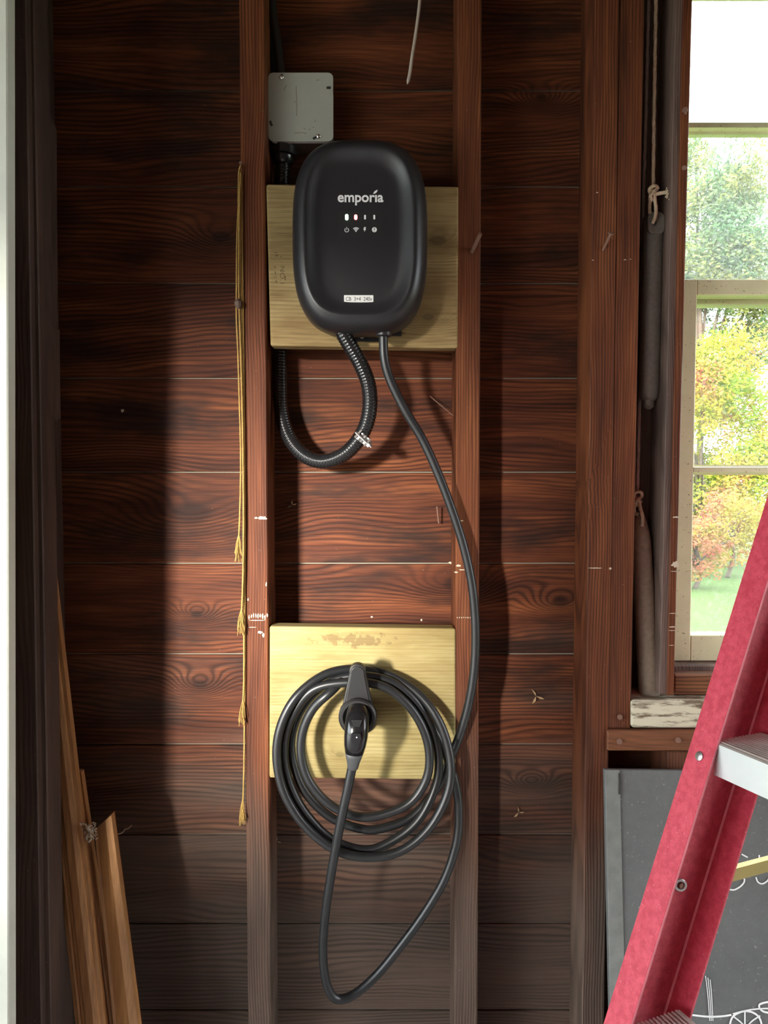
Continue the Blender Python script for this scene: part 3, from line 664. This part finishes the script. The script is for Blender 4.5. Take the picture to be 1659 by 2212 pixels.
# collar ring
def ring(name, c, axis, ro, ri, th, mat, parent, m=40):
    ax = axis.normalized(); n = Vector((1, 0, 0)); b = ax.cross(n).normalized(); V, Fc = [], []
    pr_ = [(ri, 0), (ro, 0), (ro, th * .75), (ro - th * .25, th), (ri + th * .3, th), (ri, th * .6)]
    for r, h in pr_:
        for k in range(m):
            a = 2 * math.pi * k / m; V.append(c + ax * h + (n * math.cos(a) + b * math.sin(a)) * r)
    L = len(pr_)
    for i in range(L):
        for k in range(m): Fc.append((i * m + k, i * m + (k + 1) % m, ((i + 1) % L) * m + (k + 1) % m, ((i + 1) % L) * m + k))
    o = mk(name, V, Fc, mat, parent, smooth=True); sharp(o, 35); return o
ring('collar', P(772.5, 1546, .184), EYn, 42 * kh * .97, .021, .012, M['holster'], ho)

# ------------------------------------------------------------------ sash weights and cords
sw1 = empty('sash_weight', P(1405, 880, .05), 'dark iron sash weight hanging high in the window pocket from knotted cord', 'sash weight', 'iron sash weights')
a, b = P(1412, 462, .045), P(1401, 884, .045); L = (b - a).length; r1 = .0188
lathe('weight_body', a, b, [(0, .004), (.004, .013), (.02, .0180), (.06, r1), (.9, r1), (.935, .0172), (.95, .013), (.955, .0105), (.985, .0095), (1, .004)], M['iron'], sw1, 26)
fl = prism('flat_top', rrect(36 * S(.06), 48 * S(.06), 13 * S(.06), 5), P(1413, 486, .052), EX, Vector((0, .10, 1)).normalized(), EYn, .0125, M['iron'], sw1, bevel=.0015)
tube('eye_hole', [P(1411, 482, .0640), P(1411, 482, .0660)], .0052, M['ink'], fl, 12)
sw2 = empty('sash_weight', P(1405, 1508, .05), 'brown rusty sash weight standing tilted on the paint-flaked sill block', 'sash weight', 'iron sash weights')
a, b = P(1380, 1100, .040), P(1404, 1509, .052)
lathe('weight_body', a, b, [(0, .006), (.03, .009), (.06, .012), (.12, .0165), (.17, .0185), (.95, .0195), (.985, .0185), (.993, .012), (1, .006)], M['irond'], sw2, 26)
c1 = empty('hanging_rope', P(1410, 412, .06), 'tan cotton sash cord knotted above the hanging iron weight', 'cord', 'window sash ropes')
rope('cord', catmull([P(1430, -480, .060), P(1419, -90, .060), P(1416, 60, .060), P(1413, 250, .060), P(1411, 405, .062)], 12), .0036, M['cord'], c1, pitch=.010)
rope('cord_loop', catmull([P(1404, 462, .060), P(1404, 430, .064), P(1408, 410, .068), P(1414, 425, .071), P(1417, 450, .070), P(1415, 470, .069), P(1410, 482, .066)], 10), .0036, M['cord'], c1, pitch=.010)
rope('knot', catmull([P(1405, 418, .068), P(1402, 410, .072), P(1408, 403, .074), P(1418, 402, .071), P(1420, 408, .068), P(1412, 414, .073), P(1405, 424, .073), P(1409, 432, .070), P(1414, 424, .069)], 8), .0036, M['cord'], c1, pitch=.010)
rope('cord_tail', catmull([P(1414, 420, .070), P(1428, 417, .072), P(1441, 416, .073)], 8), .0036, M['cord'], c1, pitch=.010)
fz = []
for i in range(40):
    p = P(1443 + random.uniform(-3, 4), 419 + random.uniform(-10, 10), .073 + random.uniform(-.004, .006))
    q = p + Vector((random.uniform(-.006, .006), random.uniform(-.004, .004), random.uniform(-.006, .006))); fz.append(tube_data([p, p.lerp(q, .5), q], .0012, 4))
V, Fc = merge(fz); mk('frayed_end', V, Fc, M['cord'], c1, smooth=True)
c2 = empty('hanging_rope', P(1378, 1080, .03), 'greyer sash cord running behind the hanging weight to the tilted one', 'cord', 'window sash ropes')
rope('cord', catmull([P(1416, -480, .028), P(1404, -90, .028), P(1400, 60, .028), P(1394, 300, .024), P(1389, 470, .019), P(1384, 800, .019), P(1381, 900, .030), P(1377, 1062, .042)], 12), .0034, M['cordg'], c2, pitch=.010)
rope('knot', catmull([P(1374, 1078, .046), P(1370, 1068, .050), P(1377, 1062, .054), P(1386, 1064, .052), P(1385, 1074, .048), P(1378, 1078, .054), P(1372, 1086, .052), P(1378, 1092, .048), P(1384, 1082, .047)], 8), .0034, M['cord'], c2, pitch=.010)
rope('cord_tail', catmull([P(1379, 1080, .052), P(1384, 1100, .056), P(1388, 1120, .058), P(1387, 1136, .058)], 8), .0037, M['cord'], c2, pitch=.010)
rope('cord_loop', catmull([P(1372, 1085, .046), P(1370, 1100, .046), P(1374, 1112, .048), P(1378, 1108, .050)], 8), .0034, M['cord'], c2, pitch=.010)

# ------------------------------------------------------------------ yellow twine on the left stud
def twine(pts, fr_n, label, d=.102, thick=.0018):
    e = empty('hanging_twine', P(*pts[-1], d), label, 'twine', 'yellow twine on the left stud')
    pp = catmull([P(x, y, d) for x, y in pts], 10); rope('strand', pp, thick, M['twine'], e, pitch=.011, sides=5, step=.004)
    ends = []; x, y = pts[-1]
    for i in range(fr_n):
        p = P(x, y - 12, d); ln = random.uniform(30, 50); q = P(x + random.uniform(-10, 7), y + ln, d + random.uniform(-.004, .006)); m = p.lerp(q, .5) + Vector((random.uniform(-.002, .002), 0, 0))
        ends.append(tube_data(catmull([p, m, q], 4), .0006, 4))
    V, Fc = merge(ends); mk('frayed_end', V, Fc, M['twine'], e, smooth=True); return e
twine([(521, 355), (516, 375), (515, 440), (512, 520), (511, 620), (511, 690), (514, 760), (517, 860), (520, 980), (519, 1080), (516, 1165)], 26, 'yellow twine strand with a frayed tassel ending highest on the stud')
twine([(520, 372), (517, 460), (516, 600), (517, 670), (520, 760), (523, 880), (525, 1000), (526, 1120), (525, 1240), (522, 1325)], 22, 'yellow twine strand with frayed end at the painted mark', .104)
twine([(518, 376), (519, 480), (521, 640), (524, 800), (526, 960), (527, 1120), (527, 1300), (527, 1450), (525, 1520)], 18, 'yellow twine strand ending midway beside the coiled cable', .100)
tw = twine([(522, 378), (524, 560), (526, 760), (528, 960), (529, 1160), (529, 1360), (528, 1560), (527, 1660), (525, 1735)], 34, 'longest yellow twine strand with brush-like frayed end near the floor', .098)
lathe('twine_knot', P(514, 645, .104), P(516, 668, .104), [(0, .002), (.3, .007), (.7, .0065), (1, .002)], M['pocket'], tw, 10)
nail(520, 352, .110, 522, 360, .095, stud1, .0012)
wr = lab(tube('loose_wire', catmull([P(932, -480, .05), P(912, -90, .05), P(907, 0, .05), P(900, 60, .052), P(890, 125, .055), P(885, 160, .056), P(880, 182, .056)], 8), lambda t, i: .0030 * (1 - max(0, t - .93) * 11), M['wire'], None, 8), 'pale loose wire end hanging from above beside the junction box', 'wire')

# ------------------------------------------------------------------ chalkboard leaning on the wall
q0 = P(1306, 1662, .118); lean = .17
cn = Vector((0, -1, lean)).normalized()
q1 = PL(1318, 2212, q0, cn); up_c = (q0 - q1).normalized(); rt = up_c.cross(cn) * -1
rt = Vector((1, 0, -.012)).normalized()
tz = q0.z / up_c.z
bl_ = q0 - up_c * tz; W = .62
corn = [q0, q0 + rt * W, bl_ + rt * W, bl_]
bb = [p - cn * .012 for p in corn]
cb = mk('chalkboard', corn + bb, HEX, M['slate'], bevel=.0015); lab(cb, 'dusty grey chalkboard with white chalk drawing leaning below the window', 'chalkboard')
fs = [q0 + cn * .0035, q0 + rt * .026 + cn * .0035, bl_ + rt * .026 + cn * .0035, bl_ + cn * .0035]
mk('edge_strip', fs + [p - cn * .0034 for p in fs], HEX, M['slateedge'], cb, bevel=.001)
def chalk(pts, w=3.2, smooth_=True, mat='chalk'):
    pp = [PL(x, y, q0 + cn * .0006, cn) for x, y in pts]
    if smooth_ and len(pp) > 2: pp = catmull(pp, 6)
    return ribbon('chalk_mark', pp, w * S(.2), cn, .0004, M[mat], cb)
chalk([(1602, 1845), (1615, 1852)]); chalk([(1640, 1847), (1640, 1862)])
chalk([(1574, 1921), (1586, 1922), (1599, 1915), (1607, 1906), (1608, 1898)]); chalk([(1633, 1895), (1637, 1905), (1646, 1909), (1656, 1904), (1662, 1895)])
chalk([(1492, 2192), (1530, 2196), (1560, 2195), (1580, 2192)], 4)
chalk([(1575, 2240), (1577, 2212), (1583, 2196), (1597, 2187), (1612, 2184), (1628, 2188), (1641, 2200), (1648, 2225)], 4)
chalk([(1582, 2194), (1600, 2208), (1612, 2222)], 3); chalk([(1609, 2185), (1609, 2222)], 3); chalk([(1642, 2194), (1624, 2206), (1610, 2222)], 3)
chalk([(1583, 2190), (1610, 2183), (1640, 2179), (1680, 2178)], 3)
chalk([(1668, 2163), (1650, 2166), (1640, 2171), (1643, 2181), (1656, 2187), (1675, 2186)], 4)
for k in range(3): chalk([(1524 + 5 * k, 2108 + 4 * k), (1529 + 4 * k, 2150), (1533 + 3.5 * k, 2205)], 1.6)
sc_ = [PL(x, y, q0 + cn * .0041, cn) for x, y in ((1338, 1670), (1339, 1690), (1338, 1716))]; ribbon('dark_stain', sc_, .0035, cn, .0003, M['ink'], cb)

# ------------------------------------------------------------------ red step ladder
PHI = math.radians(67)
la = Vector((math.cos(PHI), -math.sin(PHI), 0)); nb = Vector((math.sin(PHI), math.cos(PHI), 0))
DQ = .985; Qp = P(1466, 1686, 1.46 - DQ)
def proj(p):
    v = p - CAM; z = v.dot(FW); return CX + F * v.x / z, CY - F * v.dot(UPV) / z
def slope(s):
    a, b = Qp + (nb * s + EZ) * .3, Qp - (nb * s + EZ) * .3
    (x0, y0), (x1, y1) = proj(a), proj(b); return (x0 - x1) / (y0 - y1)
lo_, hi_ = .1, .8
for _ in range(40):
    m_ = (lo_ + hi_) / 2
    if slope(m_) > -.311: lo_ = m_
    else: hi_ = m_
SL = lo_; u = (nb * SL + EZ).normalized(); fn = (nb - u * nb.dot(u)).normalized()      # fn: square to the rail, towards the rear
ld = empty('step_ladder', Vector((Qp.x, Qp.y, 0)) - nb * SL * Qp.z, 'red fibreglass step ladder with aluminium steps in front of the window', 'ladder')
zt = 1.80; tA = (0 - Qp.z) / u.z; tB = (zt - Qp.z) / u.z
def rail(base, u, fn, la, wf, wd, t0, t1, name, th=.004):
    sec = [(0, 0), (wf, 0), (wf, th), (th, th), (th, wd - th), (wf, wd - th), (wf, wd), (0, wd)]
    a = [base + u * t0 + la * x + fn * y for x, y in sec]; b = [base + u * t1 + la * x + fn * y for x, y in sec]; n = 8
    V = a + b; Fc = [(i, (i + 1) % n, n + (i + 1) % n, n + i) for i in range(n)]
    for k in (0, n): Fc += [(k, k + 1, k + 2, k + 3), (k, k + 3, k + 4, k + 7), (k + 4, k + 5, k + 6, k + 7)]
    return mk(name, V, Fc, M['red'], ld, bevel=.0008)
WF, WD, LW = .040, .098, .46
r1_ = rail(Qp, u, fn, la, WF, WD, tA, tB, 'rail')
r2_ = rail(Qp + la * LW, u, fn, -la, WF, WD, tA, tB, 'rail')
apex = Qp + u * tB + fn * WD * .6
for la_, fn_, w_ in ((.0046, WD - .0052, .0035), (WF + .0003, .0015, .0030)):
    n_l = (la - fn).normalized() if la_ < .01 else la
    ribbon('worn_highlight', [Qp + u * t + la * la_ + fn * fn_ for t in (tA + .01, 0, tB - .01)], w_, n_l, .0004, M['redwornhi'], r1_)  # pale strips on crease and flange edge: wear plus highlight painted as colour
def step(zs, name='step'):
    t = (zs - Qp.z) / u.z; c = Qp + u * t + la * .034 - nb * .0; L_ = LW - .068
    V, Fc = [], []; sec = [(.002, -.043), (.002, -.002), (.004, 0)]
    nr = 13; dep = .086
    for i in range(nr):
        y = .006 + (dep - .008) * i / nr; w = (dep - .008) / nr
        sec += [(y, 0), (y + w * .15, .0016), (y + w * .45, .0016), (y + w * .6, 0)]
    sec += [(dep, 0), (dep, -.03), (dep - .002, -.03), (dep - .002, -.003), (.0045, -.003), (.0045, -.043)]
    n = len(sec)
    for e in (0, L_):
        for y, z in sec: V.append(c + la * e + nb * y + EZ * z)
    Fc = [(i, (i + 1) % n, n + (i + 1) % n, n + i) for i in range(n)]
    o = mk(name, V, Fc, M['alu'], ld)
    o.data.materials.append(M['alutop'])
    for p in o.data.polygons:
        if abs(p.normal.z) > .3 or p.center.z > c.z + .0001: p.material_index = 1
    return o
PS = proj
# tread height: the visible tread corner sits at (1547,1607)
t_ = P(1548, 1608, 1.46 - (DQ - .034 * math.sin(PHI))).z
zstep = [t_ + k * .338 for k in (-3, -2, -1, 0, 1)]
for z_ in zstep:
    if .1 < z_ < zt - .1: step(z_)
    t = (z_ - .022 - Qp.z) / u.z; c = Qp + u * t
    for e in (.020, LW - .020):
        lathe('rivet', c + la * e - fn * .0005, c + la * e - fn * .0022, [(0, .0062), (.6, .0058), (1, .003)], M['steel'], ld, 20)
g0 = PL(1468, 1911, Qp + la * .0045, la)
g = ring('bolt_washer', g0, la, .0085, .0045, .0025, M['steel'], ld); tube('bolt', [g0, g0 + la * .0035], .0035, M['rust'], ld, 10, False)
tc_ = apex
prism('top_cap', rrect(LW + .05, .15, .02), Qp + u * tB + la * LW / 2 + nb * .03, la, nb, EZ, .045, M['red'], ld, bevel=.004)
rb = (nb * .30 - EZ).normalized(); fnb = (nb - rb * nb.dot(rb)).normalized()
for e, l_ in ((.0, la), (LW, -la)):
    rail(Qp + u * (tB - .01) + nb * .055 + la * e, rb, fnb, l_, .03, .05, 0, (zt - .01) / -rb.z, 'rear_rail')
s0 = PL(1590, 1884, Qp + la * .018, la)
for e in (0, LW - .04):
    a = s0 + la * e - nb * .015; ln = .42
    V = []
    for x in (0, ln):
        for y, z in ((-.0012, -.011), (.0012, -.011), (.0012, .0085), (.0080, .0085), (.0080, .0105), (-.0012, .0105)): V.append(a + nb * x + la * y + EZ * (z + 0.0 * x))
    n = 6; Fc = [(i, (i + 1) % n, n + (i + 1) % n, n + i) for i in range(n)] + [(0, 1, 2, 5), (2, 3, 4, 5), (6, 7, 8, 11), (8, 9, 10, 11)]
    mk('spreader_bar', V, Fc, M['brass'], ld)

# ------------------------------------------------------------------ mouldings leaning in the left corner
def moulding(tl, tr, br_, bl2, dt, db, prof, label, topcut=0):
    """strip seen between the left and right photo edges; prof: (s across 0..1, relief m)"""
    def pt(l, r, s, d, rel): 
        x = l[0] + (r[0] - l[0]) * s; y = l[1] + (r[1] - l[1]) * s; return P(x, y, d + rel)
    n = len(prof); V, Fc = [], []
    A = [pt(tl, tr, s, dt, r) for s, r in prof]; Bm = [pt(bl2, br_, s, db, r) for s, r in prof]
    # run on down to the floor
    k = [(b.z) / (a.z - b.z) for a, b in zip(A, Bm)]; Bm = [b + (b - a) * kk for a, b, kk in zip(A, Bm, k)]
    th = .010
    Ab = [a + Vector((0, th, 0)) - Vector((0, -(r), 0)) for a, (s, r) in zip(A, prof)]; Bb = [b + Vector((0, th, 0)) - Vector((0, -(r), 0)) for b, (s, r) in zip(Bm, prof)]
    V = A + Bm + Ab + Bb
    for i in range(n - 1):
        Fc += [(i, i + 1, n + i + 1, n + i), (2 * n + i, 3 * n + i, 3 * n + i + 1, 2 * n + i + 1), (i, 2 * n + i, 2 * n + i + 1, i + 1), (n + i, n + i + 1, 3 * n + i + 1, 3 * n + i)]
    Fc += [(0, n, 3 * n, 2 * n), (n - 1, 2 * n + n - 1, 4 * n - 1, 2 * n - 1)]
    return lab(mk('moulding_strip', V, Fc, M['mould']), label, 'moulding', 'moulding strips leaning in the corner')
m1 = moulding((44, 1080), (97, 1080), (226, 2212), (163, 2212), .107, .150, [(0, .0), (.10, .001), (.12, .005), (.20, .005), (.22, .002), (.32, .003), (.36, .008), (.62, .011), (.80, .009), (.86, .005), (1, .005)], 'tallest varnished wooden moulding leaning in the dark left corner')
m2 = moulding((163, 1668), (175, 1668), (252, 2212), (214, 2212), .100, .127, [(0, .002), (.25, .006), (.6, .007), (.75, .003), (1, .004)], 'middle varnished moulding with squared top behind the tall one')
m3 = moulding((205, 1792), (241, 1760), (299, 2212), (246, 2212), .128, .150, [(0, -.012), (.45, .000), (.55, .004), (.62, .008), (.98, .008), (1, .004)], 'shortest varnished corner moulding with angled top')
db_ = []
for i in range(60):
    p = P(195 + random.gauss(0, 9), 1798 + random.gauss(0, 9), .140 + random.uniform(-.01, .012)); r = random.uniform(.0006, .0022)
    q = p + Vector((random.uniform(-1, 1), random.uniform(-1, 1), random.uniform(-1, 1))) * .005; db_.append(tube_data([p, q], r, 5))
V, Fc = merge(db_); o = mk('cobweb_clump', V, Fc, M['web']); lab(o, 'clump of dusty cobweb and crumbs on the moulding tops', 'cobweb', kind='stuff')
o = tube('cobweb_thread', catmull([P(247, 1803, .08), P(258, 1801, .08), P(266, 1797, .07), P(270, 1791, .06), P(276, 1790, .05), P(284, 1783, .03)], 6), .0012, M['web'], None, 6); lab(o, 'dusty cobweb thread hanging right of the corner mouldings', 'cobweb')
# dry leaf scraps caught on the planks
def scrap(x, y, s, label):
    c = P(x, y, .001); V, Fc = [], []
    for i in range(3):
        a = random.uniform(-.5, .5) + i * 1.9; dx, dz = math.cos(a), math.sin(a); n = len(V)
        V += [c + Vector((0, -.002, 0)), c + Vector((dx * s * .5 - dz * s * .14, -.006, dz * s * .5 + dx * s * .14)), c + Vector((dx * s, -.003, dz * s)), c + Vector((dx * s * .5 + dz * s * .14, -.004, dz * s * .5 - dx * s * .14)), c + Vector((dx * s * .4, 0, dz * s * .4))]
        Fc += [(n, n + 1, n + 2, n + 3), (n, n + 1, n + 4), (n + 1, n + 2, n + 4), (n + 2, n + 3, n + 4), (n + 3, n, n + 4)]
    return lab(mk('dry_leaf', V, Fc, M['leafdry']), label, 'leaf', 'dry leaf scraps on the planks')
scrap(1158, 1503, .017, 'pale dry leaf scrap on a plank right of the right stud'); scrap(1120, 1754, .013, 'small curled leaf scrap low on the right-hand planks'); scrap(631, 1091, .010, 'tiny dried scrap on the red plank beside the left stud')
scrap(598, 1816, .010, 'crumb of web low beside the left stud')

# ------------------------------------------------------------------ outdoors
g_ = box('ground', -30, 40, -30, 45, -.30, -.13, M['lawn']); lab(g_, kind='structure')
dw_ = box('driveway', -14, XL - .1, -6, .6, -.14, -.02, M['driveway']); lab(dw_, kind='structure')
def tree(name, label, c, rx, ry, rz, n, size, mat, trunk_h, seed, group):
    rnd = random.Random(seed); e = empty(name, (c[0], c[1], -.13), label, 'tree' if rz > 1.2 else 'shrub', group)
    V, Fc = [], []; cl = []
    for i in range(70):
        a = rnd.uniform(0, 6.283); ph = math.acos(rnd.uniform(-1, 1)); k = rnd.uniform(.55, .95)
        cl.append((Vector((c[0] + rx * k * math.sin(ph) * math.cos(a), c[1] + ry * k * math.sin(ph) * math.sin(a), c[2] + rz * k * math.cos(ph))), rnd.uniform(.22, .42)))
    for i in range(n):
        q, r = cl[rnd.randrange(len(cl))]
        d = Vector((rnd.gauss(0, 1), rnd.gauss(0, 1), rnd.gauss(0, 1))).normalized() * r * rnd.uniform(.5, 1) * min(rx, rz) ; p = q + d
        if p.z < -.05: continue
        s = size * rnd.uniform(.6, 1.3); x = Vector((rnd.gauss(0, 1), rnd.gauss(0, 1), rnd.gauss(0, 1))).normalized(); y = x.orthogonal().normalized() * s * .5; x = x * s; k = len(V)
        V += [p - x * .5, p + y * .6, p + x * .6, p - y * .6]; Fc.append((k, k + 1, k + 2, k + 3))
    me = bpy.data.meshes.new('foliage'); me.from_pydata([tuple(v) for v in V], [], Fc); fo = link('foliage', me, mat, e); fo['kind'] = 'stuff'
    base = Vector((c[0], c[1], -.13)); lst = [tube_data(catmull([base, base.lerp(Vector(c), .5) + Vector((.1, 0, 0)), Vector(c)], 5), lambda t, i: .05 * max(rx, .8) * (1 - .6 * t), 8)]
    for q, r in cl[:10]: lst.append(tube_data([base.lerp(Vector(c), .55), base.lerp(Vector(c), .9).lerp(q, .5), q], .018 * max(rx, .8), 5))
    VV, FF = merge(lst); mk('trunk', VV, FF, M['bark'], e, smooth=True); return e
G = 'trees and shrubs beyond the lawn'
tree('tree', 'tall pale green tree filling the upper window panes', (6.9, 15.6, 5.9), 1.9, 1.4, 3.4, 60000, .095, M['leafpale'], 1, 1, G)
tree('tree', 'pale green tree behind the trees at the left of the window view', (2.5, 15.6, 4.6), 1.4, 1.3, 2.8, 14000, .11, M['leafpale'], 1, 2, G)
tree('tree', 'yellow and green autumn tree in the middle window pane', (5.9, 12.9, 1.9), 1.8, 1.0, 2.2, 52000, .075, M['leafyel'], 1, 3, G)
tree('tree', 'yellow autumn tree to the right of the ladder behind glass', (10.0, 12.9, 1.9), 1.3, 1.0, 2.0, 9000, .10, M['leafyel'], 1, 4, G)
tree('shrub', 'low shrub with turning red leaves above the lawn', (4.5, 9.6, .45), .55, .40, .45, 5000, .05, M['leafred'], 1, 5, G)
tree('shrub', 'reddish shrub at the right of the lower pane', (5.5, 10.8, .65), .6, .40, .62, 5000, .05, M['leafred'], 1, 6, G)
tree('shrub', 'green-yellow shrub at the left foot of the trees', (3.0, 10.0, .5), .6, .45, .6, 2600, .08, M['leafyel'], 1, 8, G)
